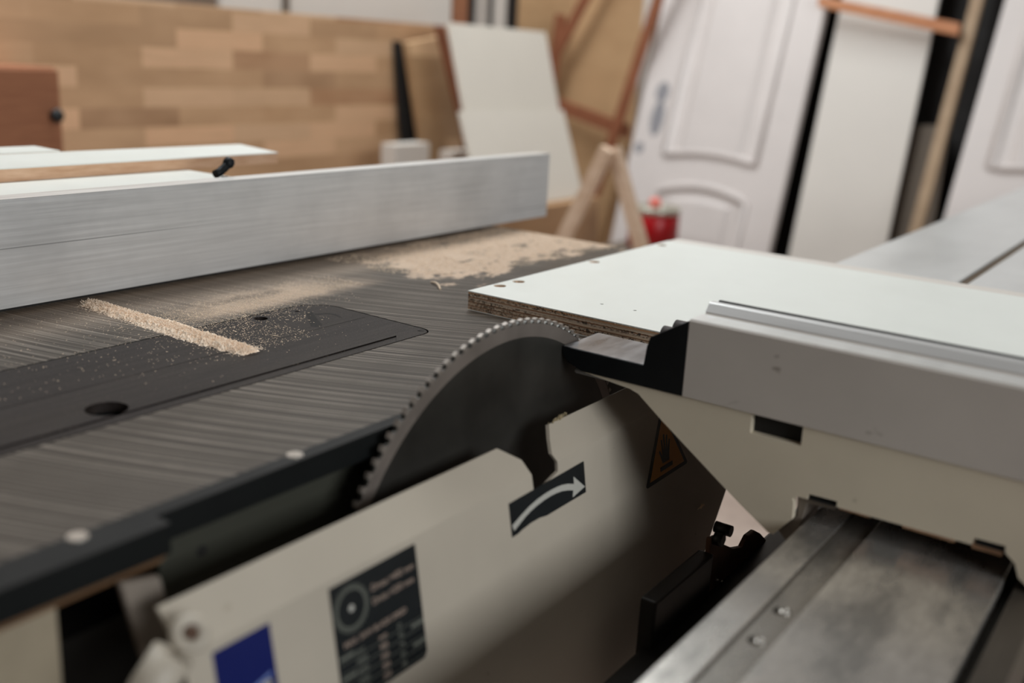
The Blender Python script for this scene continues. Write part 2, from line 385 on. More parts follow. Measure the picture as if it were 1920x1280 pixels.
# blade
bc=Vector((.613,.4285,.729));R=.1955
bl=MB();N=120
def bp_(a,r): return (bc.x+r*math.cos(a),bc.z+r*math.sin(a))
outer=[];
for i in range(N):
    a=2*PI*i/N;d=2*PI/N
    outer+=[bp_(a,R-.0042),bp_(a+d*.16,R-.0040),bp_(a+d*.28,R-.0008),bp_(a+d*.66,R-.0016),bp_(a+d*.88,R-.0030)]
bl.prism(outer,'y',bc.y-.0013,bc.y+.0013)
blade=obj('saw_blade',bl,[M['blade']],saw)
ring=MB();n=160
for y in (bc.y-.00145,bc.y+.00145):
    vs=[];fs=[]
    for i in range(n):
        a=2*PI*i/n;p=bp_(a,R-.0043);q=bp_(a,R-.0150);vs+=[(p[0],y,p[1]),(q[0],y,q[1])]
    for i in range(n):
        j=(i+1)%n;fs.append((2*i,2*j,2*j+1,2*i+1))
    ring.add(vs,fs)
vs=ring.v;o_=len(vs)//2
for i in range(n):
    j=(i+1)%n
    ring.f+= [[2*i,2*j,o_+2*j,o_+2*i],[2*i+1,o_+2*i+1,o_+2*j+1,2*j+1]];ring.m+=[0,0];ring.sm+=[True,True]
obj('ground_rim',ring,M['blade_rim'],blade)
tips=MB()
for i in range(N):
    a=2*PI*i/N+2*PI/N*.30;d=2*PI/N*.42
    P=[bp_(a-d*.2,R-.0038),bp_(a,R),bp_(a+d,R-.0012),bp_(a+d,R-.0040)]
    tips.prism(P,'y',bc.y-.0017,bc.y+.0017)
obj('carbide_teeth',tips,M['carbide'],blade)
fl=MB().lathe((bc.x,bc.y-.0015,bc.z),[(.055,0),(.055,.007),(.02,.008),(.018,.018)],48,0,(0,-1,0))
obj('arbor_flange',fl,M['dark_steel'],saw)
# guard cover
c10,s10=math.cos(math.radians(10.1)),math.sin(math.radians(10.1))
P0=(.400,.8426);P1=(.380,.822);P3=(.380-.1072*s10,.822-.1072*c10);P4=(.380-.226*s10,.822-.226*c10);P2=(.380-.069*s10,.822-.069*c10)
th=.0022
prof=[P0,P1,P4,(P4[0]+th,P4[1]),(P1[0]+th*1.1,P1[1]-.0006),(P0[0]+th,P0[1]-th*.5)]
g=MB().prism(prof,'x',.2755,.935)
cover=obj('guard_cover',g,M['cover'],saw)
cut(cover,MB().prism([(.5656,.87),(.5656,.8427),(.5826,.8314),(.5838,.8177),(.5844,.8052),(.6179,.8138),(.6185,.820),(.6172,.8265),(.6250,.8345),(.6347,.8427),(.6347,.87)],'y',.35,.42))
cut(cover,MB().prism([(.9228,.9),(.9228,.7098),(.875,.6727),(.770,.59),(.97,.58),(.97,.9)],'y',.3,.45))
F=Matrix(((1,0,0,0),(0,s10,-c10,.380),(0,c10,s10,.822),(0,0,0,1)))
def face_part(name,mb,mats,label):
    o=obj(name,mb.frame(F),mats,cover,weld=False);o['label']=label;return o
def flat(pts,z,mi=0): return MB().add([(x,-s,z) for x,s in pts],[tuple(range(len(pts)))],mi)
def slab(pts,z0,z1,mi=0): return MB().loft([(x,-s,z0) for x,s in pts],[(x,-s,z1) for x,s in pts],mi)
ar=slab([(.552,.0121),(.6545,.0108),(.6551,.0118),(.6546,.0366),(.5978,.0368),(.5885,.0353),(.5772,.0352),(.5655,.0364),(.5595,.0376),(.5523,.0378)],.0000,.0003)
up=[(.5535,.0290),(.5661,.0250),(.5765,.0222),(.5871,.0203),(.597,.0194),(.6065,.0191),(.6143,.0194),(.6213,.0200),(.630,.0218),(.6381,.0246)]
lo=[(.6363,.0292),(.629,.0268),(.6205,.0248),(.613,.0239),(.6058,.0236),(.596,.0239),(.5863,.0249),(.578,.0263),(.5701,.0284),(.5553,.0338)]
arrow=MB()
for i in range(len(up)-1):
    a,b=up[i],up[i+1];c,d=lo[len(lo)-2-i],lo[len(lo)-1-i]
    arrow.add([(q[0],-q[1],.0004) for q in (a,b,c,d)],[(0,1,2,3)],1)
arrow.add([(q[0],-q[1],.0004) for q in ((.6383,.0185),(.6535,.0316),(.6348,.0345),(.6363,.0292),(.6381,.0246))],[(0,1,2,3,4)],1)
face_part('arrow_label',join(ar,arrow),[M['black'],M['label_grey']],'black label with a pale curved rotation arrow')
# spec label
r_=.003
sp=slab([(.3745,.0045),(.4500,.0045),(.4505,.0055),(.4505,.078),(.4475,.0815),(.3765,.0815),(.3742,.079)],0,.0003)
W=.0005
tg=MB()
n=72
for i in range(n):
    a=2*PI*i/n;b=2*PI*(i+.55)/n;cx,cy=.390,-.0226
    tg.add([(cx+r*math.cos(t),cy+r*math.sin(t),W) for r,t in((.0122,a),(.0148,a),(.0146,b),(.0122,b))],[(0,1,2,3)],2)
    tg.add([(cx+r*math.cos(t),cy+r*math.sin(t),W) for r,t in((.0112,a),(.0122,a),(.0122,2*PI*(i+1)/n),(.0112,2*PI*(i+1)/n))],[(0,1,2,3)],2)
tg.add([(.390+.0022*math.cos(2*PI*i/16),-.0226+.0022*math.sin(2*PI*i/16),W) for i in range(16)],[tuple(range(16))],1)
def tx(s,size,x,sv,mi=3): return text_mb(s,size,x,-sv,W,mi,.0001)
T=[tx('Dmax.=400 mm',.0060,.4075,.0195),tx('Dmin.=250 mm',.0060,.4075,.0282),tx('MAX. SAW BLADE SPEED',.0050,.3805,.0445)]
rows=[('rpm','mm','D'),('3000','400','92'),('4000','350','74'),('5000','300','60'),('6000','250','48')]
tb=MB()
for i,rw in enumerate(rows):
    sv=.0522+i*.0064
    tb.add([(.3755,-sv-.0012,W),(.4495,-sv-.0012,W),(.4495,-sv-.0008,W),(.3755,-sv-.0008,W)],[(0,1,2,3)],2)
    for j,c in enumerate(rw):
        if i or 1: T.append(tx(c,.0048,(.3885,.409,.426)[j],sv,(2,3,2)[j]))
for j in range(6):
    for i in range(5):
        if (i+j)%2==0:
            x=.3757+j*.0125
            if x<.385 or x>.436: tb.add([(x,-.0486-i*.0064,W),(x+.012,-.0486-i*.0064,W),(x+.012,-.0510-i*.0064,W),(x,-.0510-i*.0064,W)],[(0,1,2,3)],2)
face_part('specification_label',join(sp,tg,tb,*T),[M['black'],M['label_grey'],M['label_dim'],M['label_warm']],'black label with a blade symbol, writing and a speed table')
bl_=slab([(.2916,.0052),(.3298,.0052),(.3302,.060),(.2916,.060)],0,.0003)
bl2=MB().add([(.303,-.0375,W),(.3265,-.0318,W),(.3265,-.0335,W),(.303,-.0395,W)],[(0,1,2,3)],1)
face_part('blue_label',join(bl_,bl2,text_mb('TYP',.010,.3085,-.0425,W,2,.0002)),[M['blue'],M['blue_print'],M['label_grey']],'blue label with white lettering')
# warning triangle
tri=slab([(.7900,.0005),(.7935,.0005),(.8338,.0642),(.8325,.0660),(.7545,.0660),(.7527,.0642)],0,.0003)
ti=flat([(.7918,.0062),(.8275,.0622),(.7595,.0622)],.0004,1)
hand=flat([(.7850,.052),(.7795,.040),(.7815,.0385),(.7855,.0445),(.7840,.030),(.7868,.0298),(.7885,.0415),(.7890,.026),(.7918,.0258),(.7922,.0412),(.7948,.0275),(.7974,.0280),(.7960,.042),(.7995,.0325),(.8018,.0333),(.7990,.046),(.7985,.052)],.0005,0)
bar=slab([(.780,.0545),(.804,.0545),(.804,.0585),(.780,.0585)],.0004,.0006,0)
face_part('warning_triangle',join(tri,ti,hand,bar),[M['black'],M['amber']],'amber warning triangle with a black hand symbol')
# white lever knob in front of the guard
kn=MB().tube([(.236,.386,.782),(.246,.382,.800),(.257,.379,.817),(.267,.3765,.830)],.0110,16)
kn.lathe((.2755,.3745,.8375),[(.006,-.009),(.0092,-.006),(.0100,.000),(.0088,.004),(.0045,.0050),(.004,.002)],28,0,(-.35,-.70,.62))
obj('clamp_lever',kn,M['cover'],saw)
kd=MB().lathe((.2755,.3745,.8375),[(.0036,.0052),(.0034,.0056)],20,0,(-.35,-.70,.62))
obj('lever_bolt',kd,M['rust'],saw)
# lower beams in the dark
obj('front_beam',MB().box(.30,1.05,.28,.305,.655,.680),M['dark_steel'],saw,.003)
obj('support_casting',MB().prism([(.745,.60),(.745,.735),(.762,.731),(.773,.719),(.80,.704),(.822,.697),(.833,.704),(.850,.703),(.866,.694),(.89,.676),(.92,.64),(.92,.60)],'y',.30,.305),M['rust'],saw,.0015)
bs=MB().cyl((.752,.300,.733),(.752,.292,.733),.006,None,6).cyl((.763,.305,.738),(.763,.29,.738),.005,None,16)
obj('bracket_bolt',bs,M['dark_steel'],saw)
obj('support_bracket_plate',MB().box(.64,.745,.296,.31,.60,.722),M['dark_steel'],saw,.002)
for x,z in ((.765,.688),(.776,.682),(.788,.677)):
    obj('rivet',MB().cyl((x,.2999,z),(x,.297,z),.0016,.0010,12),M['screw'],saw)
def crumbs(c,n,sx,sy,sz,l):
    mb=MB()
    for k in range(n):
        p=Vector(c)+Vector((random.gauss(0,sx),random.gauss(0,sy),abs(random.gauss(0,sz))));a=random.random()*6
        d=Vector((math.cos(a),random.uniform(-.4,.4),math.sin(a)))*l*random.uniform(.5,1);e=Vector((-math.sin(a),.3,math.cos(a)))*l*.3;h=Vector((0,-1,.3))*l*.35
        mb.add([p-d-e,p+d-e,p+d+e,p-d+e,p+h],[(0,1,4),(1,2,4),(2,3,4),(3,0,4),(0,3,2,1)])
    return mb
tag(obj('wood_chip',crumbs((.8543,.3583,.7071),9,.0022,.0003,.001,.0028),simple('bright_chip',srgb(246,222,190),.8),weld=False),'tiny pale wood chip stuck on the dark lower face of the guard','wood chip')
tag(obj('sawdust_crumbs',crumbs((.6500,.4000,.8428),34,.006,.0006,.0012,.0016),simple('crumb',srgb(150,135,105),.9),weld=False),'small sawdust crumbs on the top edge of the guard below the bracket','sawdust',kind='stuff')

# ------------------------------------------------------------------ guide rail
rail=thing('guide_rail','worn shiny steel guide rail with two sunk screws, running under the carriage at lower right','rail',(.4,.14,0))
Z=.80
obj('running_strip',MB().prism([(.2096,Z-.004),(.2070,Z),(.1850,Z),(.1850,Z-.05),(.2096,Z-.05)],'x',-.6,2.6),M['rail'],rail,.0006,segs=1)
ml=obj('channel_strip',MB().box(-.6,2.6,.1648,.1844,Z-.05,Z-.0022),M['rail_mid'],rail)
obj('running_plate',MB().box(-.6,2.6,.0722,.1640,Z-.05,Z+.0004),M['rail'],rail,.0008,segs=1)
obj('joint_line',MB().box(-.6,2.6,.1840,.1850,Z-.05,Z-.0012),M['rail_outer'],rail)
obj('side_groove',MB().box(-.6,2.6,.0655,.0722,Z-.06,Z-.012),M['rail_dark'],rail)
obj('outer_strip',MB().box(-.6,2.6,.048,.0655,Z-.06,Z-.004),M['rail_outer'],rail,.0006,segs=1)
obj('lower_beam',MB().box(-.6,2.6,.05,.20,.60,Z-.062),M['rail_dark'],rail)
for x,y in ((.5605,.1746),(.5185,.1737)):
    cut(ml,MB().prism(circ(x,y,.0056,28),'z',Z-.012,Z+.01))
    s_=MB().lathe((x+.0012,y-.0012,Z-.0075),[(.0040,0),(.0040,.0045),(.0028,.0062),(.0016,.0062),(.0014,.004)],24)
    obj('socket_screw',s_,M['screw'],ml)
for x in (-.3,1.5,2.4): obj('post',MB().box(x-.03,x+.03,.06,.16,0,.60),M['rail_dark'],rail)

# ------------------------------------------------------------------ sliding table
sl=thing('sliding_table','long pale aluminium sliding table with a slot and cream end plate, behind the crosscut fence','sliding table',(1.6,.1,.8))
def body(y0,y1): return MB().box(.70,3.2,y0,y1,.842,.8694)
b1=MB().box(.70,3.2,.262,.4200,.8655,.8694)
obj('left_deck',b1,M['slide'],sl,.0012,segs=1)
obj('right_deck',MB().box(.70,3.2,-.20,.250,.8655,.8694),M['slide'],sl,.0012,segs=1)
obj('slot_floor',MB().box(.70,3.2,.250,.262,.8651,.8662),simple('slot_shadow',srgb(92,76,58),.6,.2),sl)
ep=[(.4075,.8718),(.3963,.8705),(.3611,.8672),(.3535,.8648),(.3303,.8476),(.2615,.80),(.2340,.7825),(.2300,.7825),(.2176,.7985),(.2181,.8125),(.2195,.8150),(.2150,.8178),(.2080,.8178),(.2080,.8222),(.1869,.8227),(.1866,.8183),(.0950,.8195),(.0940,.8248),(.0748,.8252),(.0742,.8204),(.0675,.8150),(.0640,.806),(.0560,.800),(.0470,.797),(.0450,.74),(-.05,.74),(-.12,.79),(-.2,.80),(-.2,.8718)]
plate=obj('end_plate',MB().prism(ep,'x',.6915,.6985),M['beige'],sl)
cut(plate,MB().prism([(.2584,.885),(.2187,.885),(.2183,.8568),(.2576,.8568)],'x',.68,.71))
obj('plate_slot_back',MB().box(.6986,.6995,.21,.27,.85,.8690),M['dark_hole'],sl)
for y0,y1,z in ((.1875,.2075,.8212),(.0755,.0935,.8236)):
    obj('slot_tab',MB().box(.6925,.70,y0,y1,z-.0034,z-.0016),M['black'],sl)
wp=MB().prism([(.2300,.7830),(.2170,.7995),(.2185,.8165),(.2135,.8185),(.1900,.8185),(.1900,.8120),(.2100,.8110),(.2120,.80),(.2140,.786),(.222,.776)],'x',.6995,.74)
obj('wiper_block',wp,M['arm'],sl,.0008,segs=1)
obj('wiper_felt',MB().box(.705,.74,.2135,.2185,.788,.812),M['black'],sl)
for y0,y1 in ((.165,.187),(.107,.142),(.077,.096)):
    obj('glide_pad',MB().box(.700,.72,y0,y1,.8135,.8200),M['boarde'],sl)
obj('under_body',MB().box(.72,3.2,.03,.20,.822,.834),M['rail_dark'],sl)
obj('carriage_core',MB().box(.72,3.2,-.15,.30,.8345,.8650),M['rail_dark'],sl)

# ------------------------------------------------------------------ crosscut fence
cf=thing('crosscut_fence','wide grey anodised crosscut fence with raised lip, across the right foreground','fence',(.71,.1,.872))
fp=[(.690,.8722),(.690,.9328),(.6912,.9338),(.7135,.9338),(.7135,.9325),(.7165,.9325),(.7185,.9345),(.7240,.9405),(.7262,.9412),(.7300,.9412),(.7300,.8722)]
def yprism(pts,y0,y1): return MB().prism(pts,'y',y0,y1)
obj('profile',yprism(fp,-.45,.3151),M['alu_cross'],cf,.0004,segs=1)
obj('ledge',yprism([(.6912,.93385),(.7135,.93385),(.7135,.9341),(.6912,.9341)],-.45,.315),M['alu_top'],cf)
obj('lip_face',yprism([(.7187,.9347),(.7240,.9407),(.7262,.9414),(.7300,.9414),(.7300,.9418),(.7258,.9418),(.7236,.9410),(.7183,.9350)],-.45,.3152),M['alu_lip'],cf)
obj('rubber_seal',yprism([(.7302,.874),(.7302,.9418),(.7312,.9428),(.7335,.9428),(.7335,.874)],-.45,.3105),M['rubber'],cf)
obj('tee_slot',yprism([(.7136,.9255),(.7136,.9327),(.7164,.9327),(.7164,.9255)],-.45,.3152),M['rubber'],cf)
br=[(.4268,.8898),(.3507,.8898),(.3490,.9055),(.3468,.9135),(.3270,.9258),(.3155,.9325),(.3153,.8722),(.4067,.8722),(.4200,.8770),(.4260,.883)]
eb=MB().prism(br,'x',.690,.7295)
blk=obj('end_bracket',eb,M['black_plastic'],cf,.0007,segs=2);blk['label']='black angled end stop of the crosscut fence'
wt=MB().add([(.6905,.4262,.88985),(.6905,.3511,.88985),(.7480,.3511,.88985),(.7480,.428,.88985)],[(0,1,2,3)])
ex=MB().prism([(.7297,.4280),(.7480,.4285),(.7480,.318),(.7297,.318)],'z',.8735,.8897)
obj('platform_rear',ex,M['black_plastic'],cf,.0006,segs=1)
wt=MB().box(.6908,.7476,.3513,.4258,.8897,.8901)
obj('worn_platform',wt,M['wear'],cf)
for x,y,zz in ((.739,.3605,.9045),(.752,.3560,.9080)):
    rr=MB().lathe((x,y,zz),[(.0050,0),(.0068,.0010),(.0068,.036),(.0055,.0370)],28,0,(0,-1,0))
    obj('stop_roller',rr,M['black_plastic'] if 0 else simple('dark_grey_plastic',(.055,.052,.055,1),.4),cf)
obj('roller_bracket',MB().box(.7297,.758,.3195,.352,.890,.9022),M['black_plastic'],cf,.0006,segs=1)
# ------------------------------------------------------------------ rip fence
rf=thing('rip_fence','long silver aluminium rip fence standing on the cast table at left','fence',(.8,.9,.8715))
obj('fence_profile',MB().prism([(.883,.8752),(.883,.9700),(.8833,.9738),(.9090,.9738),(.9090,.8752)],'x',-.5,1.3535),M['alu_fence'],rf,.0005,segs=1)
obj('top_edge',MB().box(-.5,1.3535,.8836,.9088,.97385,.9741),M['alu_top'],rf)
obj('glide_strip',MB().box(-.5,1.20,.895,.907,.8702,.8752),M['rubber'],rf)
obj('rear_carrier',MB().box(-.3,1.1,.910,.955,.8702,.935),M['dark_steel'],rf,.002)
kb=MB().cyl((.752,.926,.972),(.752,.926,.935),.004,None,12).tube([(.742,.930,.9745),(.748,.930,.9765),(.756,.930,.9815),(.7605,.930,.986)],.0048,12)
kb.lathe((.7615,.930,.9865),[(.0035,-.0062),(.0062,-.003),(.0066,.001),(.005,.0048),(.002,.0060)],20,0,(.5,0,.8))
kk=obj('clamp_handle',kb,M['black_plastic'],rf);kk['label']='small black clamp handle above the fence'

# ------------------------------------------------------------------ workpiece
pl=thing('plywood_board','white-faced plywood board with layered cut edge, lying in front of the blade','board',(1.0,.25,.8701))
px0,px1,py0,py1=.793,1.232,-.05,.6055
pm=Matrix.Translation((1.0,.25,.8799));
core=bpy.data.objects
plb=MB().box(px0,px1,py0,py1,.8706,.8886)
co=obj('plywood_core',plb,[M['ply']],pl)
# shift object origin so the edge pattern is centred on the board thickness
for v in co.data.vertices: v.co.z-=.0096
co.location.z+=.0096;WM[co.name]=Matrix.Translation((1.0,.25,.8701+.0096))
la=obj('white_face',MB().box(px0-.0003,px1,py0,py1+.0003,.8886,.8896),M['laminate'],pl)
lb=obj('underside_face',MB().box(px0-.0003,px1,py0,py1,.8700,.8706),M['laminate'],pl)
holes=[(.8348,.5970,.0068),(.8665,.5955,.0068),(1.0245,.597,.0068),(1.195,.596,.0068)]
small=[(.8449,.4805,.0019),(.8464,.4444,.0019)]
for (x,y,r) in holes+small:
    cut(la,MB().prism(circ(x,y,r,28),'z',.885,.895))
for (x,y,r) in holes:
    cc=MB().prism(circ(x,y,r,28),'z',.8835,.895);Mi=Matrix.Translation((0,0,0))
    cut(co,cc)
    obj('drilled_hole',MB().prism(circ(x,y,r*.97,28),'z',.88352,.8836+.0036),M['hole'],pl)
for (x,y,r) in small: obj('pilot_hole',MB().prism(circ(x,y,r*.95,20),'z',.8886,.8889),M['dark_hole'],pl)
fz=MB()
for k in range(50):
    y=random.uniform(.41,.60);z=random.choice([.8885,.871,.871]);l=random.uniform(.001,.003)
    fz.add([(px0,y,z),(px0-random.uniform(.001,.002),y+random.uniform(-.001,.001),z+random.uniform(-.0005,.001)),(px0,y+.0006,z)],[(0,1,2)])
obj('edge_splinters',fz,M['flake'],pl)
es=MB().box(1.2335,1.262,.10,.606,.8722,.8888)
tag(obj('edge_strip',es,[M['whiteboard']]),'thin pale wooden strip along the far edge of the white plywood board','strip')

# ------------------------------------------------------------------ sawdust
def hf(x,y,s): return noise.noise(Vector((x*s,y*s,1.3)))
pile=MB();nx,ny=46,300;xs=.5405
y0,y1=.636,.8715
grid=[]
for j in range(ny+1):
    v=j/ny;y=y0+(y1-y0)*v
    cx=xs+.0025*hf(0,y,40)+.001*math.sin(y*60)
    hw=.0145*(.72+.28*math.sin(PI*min(1,v*1.3)))+.0035*hf(3,y,90)
    endf=min(1,v/.05,(1-v)/.04)
    for i in range(nx+1):
        u=i/nx*2-1;x=cx+u*hw*1.15
        p=max(0,1-abs(u)**2.2)
        ridge=.55+.45*math.exp(-((abs(u)-.5)/.28)**2)
        h=.0056*p*ridge*endf*(.75+.5*hf(x,y,260)+.55*hf(x,y,700))+.0009*max(0,hf(x,y,1600))*p
        edge=hf(x,y,500)
        z=.8700+max(-.0003,h-.0004-(.0012 if abs(u)>.75 and edge>0 else 0))
        pile.v.append(Vector((x,y,z)))
for j in range(ny):
    for i in range(nx):
        a=j*(nx+1)+i;pile.f.append([a,a+1,a+nx+2,a+nx+1]);pile.m.append(0);pile.sm.append(False)
random.seed(3)
def flake(mb,x,y,z,l,w,lift=.3):
    a=random.random()*2*PI;t=random.uniform(-lift,lift)
    d=Vector((math.cos(a)*math.cos(t),math.sin(a)*math.cos(t),math.sin(t)))*l*.5
    e=Vector((-math.sin(a),math.cos(a),random.uniform(-.5,.5)))*w*.5
    c=Vector((x,y,z+abs(d.z)));h=Vector((0,0,w*.45))
    mb.add([c-d-e,c+d-e*.6,c+d*.9+e,c-d+e*.8,c+h],[(0,1,4),(1,2,4),(2,3,4),(3,0,4),(0,3,2,1)])
for k in range(4200):
    y=random.uniform(y0-.002,y1);u=max(-1.25,min(1.25,random.gauss(0,.5)))
    x=xs+u*.0125;p=max(0,1-abs(u)**2.2)
    flake(pile,x,y,.8701+.0042*p*random.uniform(.6,1.05),random.uniform(.0008,.0028),random.uniform(.0003,.0008),.8)
o=obj('sawdust_pile',pile,M['sawdust'],weld=False)
tag(o,'narrow ridge of pale sawdust lying across the saw table insert at left','sawdust',kind='stuff')
sc=MB()
def ok(x,y): return not((x-.3842)**2+(y-.6046)**2<.017**2 or (x-.621)**2+(y-.7181)**2<.0085**2)
def scat(n,fx,l0=.0006,l1=.0018):
    for _ in range(n):
        x,y=fx()
        if ok(x,y) and y<.8815 and y>.445 and x<1.228: flake(sc,x,y,.8701,random.uniform(l0,l1),random.uniform(.0003,.0007),.15)
U=random.uniform;G=random.gauss
scat(3600,lambda:(U(.56,.80),.762+abs(G(0,.03))-.012*U(0,1)),.0005,.0015)
scat(1300,lambda:(.63+G(0,.05),.742+G(0,.016)),.0004,.0016)
scat(700,lambda:(U(.555,.62),U(.64,.74)),.0005,.0016)
scat(600,lambda:(.54+G(0,.03),U(.64,.86)),.0005,.0016)
scat(420,lambda:(U(.25,.56),U(.66,.87)),.0005,.0017)
scat(120,lambda:(U(.42,.68),U(.60,.73)),.0005,.0014)
scat(60,lambda:(.648+G(0,.012),.70+G(0,.015)),.001,.003)
def farz():
    while 1:
        x=U(.86,1.23);y=U(.62,.88)
        edge=.70-.02*(x-.9)/.3 if x>.92 else .70+(.92-x)*1.2
        if y>edge+.012*hf(x,y,30) and hf(x,y,22)>-.35: return x,y
for _ in range(5200):
    x,y=farz();flake(sc,x,y,.8701+U(0,.0006),U(.001,.0035),U(.0005,.0012),.3)
flake(sc,.590,.664,.8702,.013,.0011,.05);flake(sc,.575,.70,.8702,.006,.0009,.05)
o=obj('loose_sawdust',sc,M['flake'],weld=False)
tag(o,'fine sawdust and chips scattered over the dark table beside the fence','sawdust',kind='stuff')
sh=MB();pts=[]
for i in range(12):
    t=i/11;pts.append((.8600-.021*t+.002*math.sin(t*3),.7095-.030*t,.8706+.0022*math.sin(t*PI)))
sh.tube(pts,.0011,6)
tag(obj('wood_shaving',sh,M['flake']),'single curled wood shaving on the bare table left of the plywood board','shaving')

# ------------------------------------------------------------------ white boards behind the rip fence
def board(name,pts,z0,z1,label,grp='white boards behind the rip fence'):
    r=thing(name,label,'board',(pts[0][0],pts[0][1],z0),group=grp)
    obj('core',MB().prism(pts,'z',z0,z1-.0012),M['boarde'],r);obj('white_face',MB().prism(pts,'z',z1-.0012,z1),M['laminate'],r)
board('white_board',[(-.4,.957),(.790,.957),(.785,1.158),(-.4,1.158)],.950,.9655,'lower of the two white-faced boards showing above the fence at left')
board('white_board',[(-.4,1.052),(.9335,1.040),(.961,1.1487),(.715,1.160),(-.4,1.160)],.9657,.980,'upper long white-faced board with tan edge lying above the fence at left')
board('white_board',[(-.4,1.161),(.697,1.161),(.70,1.222),(-.4,1.236)],.9665,.9815,'small white-faced board behind the long one, at the left frame edge')
tag(obj('timber_block',MB().box(-.3,.70,1.00,1.14,.8702,.9498),M['pine'],bevel=.002),'rough timber packer under the white boards behind the rip fence','timber')
tag(obj('timber_block',MB().box(-.3,.60,1.195,1.225,.8702,.9663),M['pine'],bevel=.002),'slim timber packer under the rearmost white board behind the rip fence','timber')

# ------------------------------------------------------------------ left background
tag(obj('laminated_panel',MB().box(.4,2.985,2.40,2.43,0,1.2075),M['staves'],bevel=.002),'large edge-glued oak panel standing behind the rip fence, wood staves in rows','wood panel')
def quadslab(pts,dy,mat,name,label,cat,bev=.001,grp=None):
    a=[Vector(p) for p in pts];b=[p+Vector(dy) for p in a]
    o=obj(name,MB().loft(a,b),mat,bevel=bev);return tag(o,label,cat,grp)
def ext(p,q,z):  # extend line p->q down to height z
    t=(z-p[2])/(q[2]-p[2]);return tuple(p[i]+(q[i]-p[i])*t for i in range(3))
quadslab([(2.90,2.27,0),(2.672,2.34,1.141),(2.92,2.34,1.180),(3.03,2.27,0)],(0,.022,0),M['staves2'],'narrow_oak_panel','narrow oak panel leaning on the right end of the big oak panel','wood panel')
quadslab([(2.77,2.34,0),(2.655,2.383,1.146),(2.72,2.383,1.141),(2.98,2.34,0)],(0,.008,0),M['dark_plank_shade'],'gap_shade_board','thin black strip standing in for the shaded gap left of the narrow oak panel','board')  # black strip paints the shade of the gap between the oak panels
quadslab([(3.20,2.19,0),(2.755,2.285,1.203),(2.805,2.285,1.203),(3.25,2.19,0)],(0,.012,0),M['redstick'],'brown_plank','narrow brown plank leaning between the oak panel and the cream sheets','plank')
cb=thing('cabinet','red-brown wooden cabinet with a dark knob, at the left frame edge','cabinet',(1.1,2.3,0))
obj('cabinet_body',MB().box(.70,1.334,2.22,2.395,0,1.041),M['redwood'],cb,.004)
obj('cabinet_door',MB().box(.72,1.330,2.20,2.219,.05,1.036),M['redwood'],cb,.003)
obj('knob',MB().lathe((1.309,2.2,.937),[(.008,0),(.008,.010),(.014,.014),(.016,.020),(.012,.027),(.004,.029)],24,0,(0,-1,0)),M['black'],cb)
tag(obj('white_offcut',MB().box(2.40,2.565,2.14,2.20,0,.833),M['whiteboard'],bevel=.002),'small white board end showing just above the fence, left of the narrow oak panel','board')
tag(obj('white_offcut',MB().box(2.690,2.800,2.14,2.20,0,.800),M['whiteboard'],bevel=.002),'smallest white board end above the fence, beside the cream sheets','board')
for x0,x1,nm in ((2.035,2.268,'short white panel showing above the big oak panel, left of the dark divider'),(2.292,3.10,'long white panel showing above the big oak panel, right of the dark divider')):
    tag(obj('white_sheet',MB().box(x0,x1,2.50,2.52,0,1.9),M['whiteboard'],bevel=.001),nm,'panel','white panels behind the oak panel')
tag(obj('dark_post',MB().box(2.27,2.29,2.49,2.53,0,1.9),M['greyboard']),'dark upright divider between the two white panels above the oak panel','post')
for x0,x1,m,nm in ((3.115,3.20,'redwood','brown upright plank at the top, right of the long white panel'),(3.205,3.245,'dark_plank_shade','first black upright plank at the top, above the cream sheets'),(3.25,3.33,'greyplank','grey-white upright plank at the top between two dark planks'),(3.335,3.362,'dark_plank_shade','thin black upright plank between the two pale planks at the top'),(3.366,3.45,'whiteboard','white upright plank at the top above the cream sheets'),(3.455,3.53,'dark_plank_shade','rightmost black upright plank at the top, beside the tan sheet')):
    tag(obj('upright_plank',MB().box(x0,x1,2.50,2.53,0,1.95),M[m],bevel=.001),nm,'plank','planks standing above the cream sheets')
quadslab([(2.545,1.90,.6425),(2.550,2.010,.9430),(3.1534,2.010,.9374),(3.1494,1.90,.6420)],(0,.010,-.003),M['card'],'cream_sheet','lower cream sheet leaning on the crate behind the fence end','sheet',grp='cream sheets')
quadslab([(2.636,1.972,.6425),(2.6405,2.14,1.2096),(3.202,2.14,1.2060),(3.202,1.972,.6425)],(0,.010,-.003),M['card'],'cream_sheet','upper cream sheet, taller and set behind the other','sheet',grp='cream sheets')
tag(obj('crate',MB().box(2.50,3.20,1.86,2.02,0,.6388),M['crate'],bevel=.003),'tan plywood crate carrying the cream sheets behind the fence end','crate')

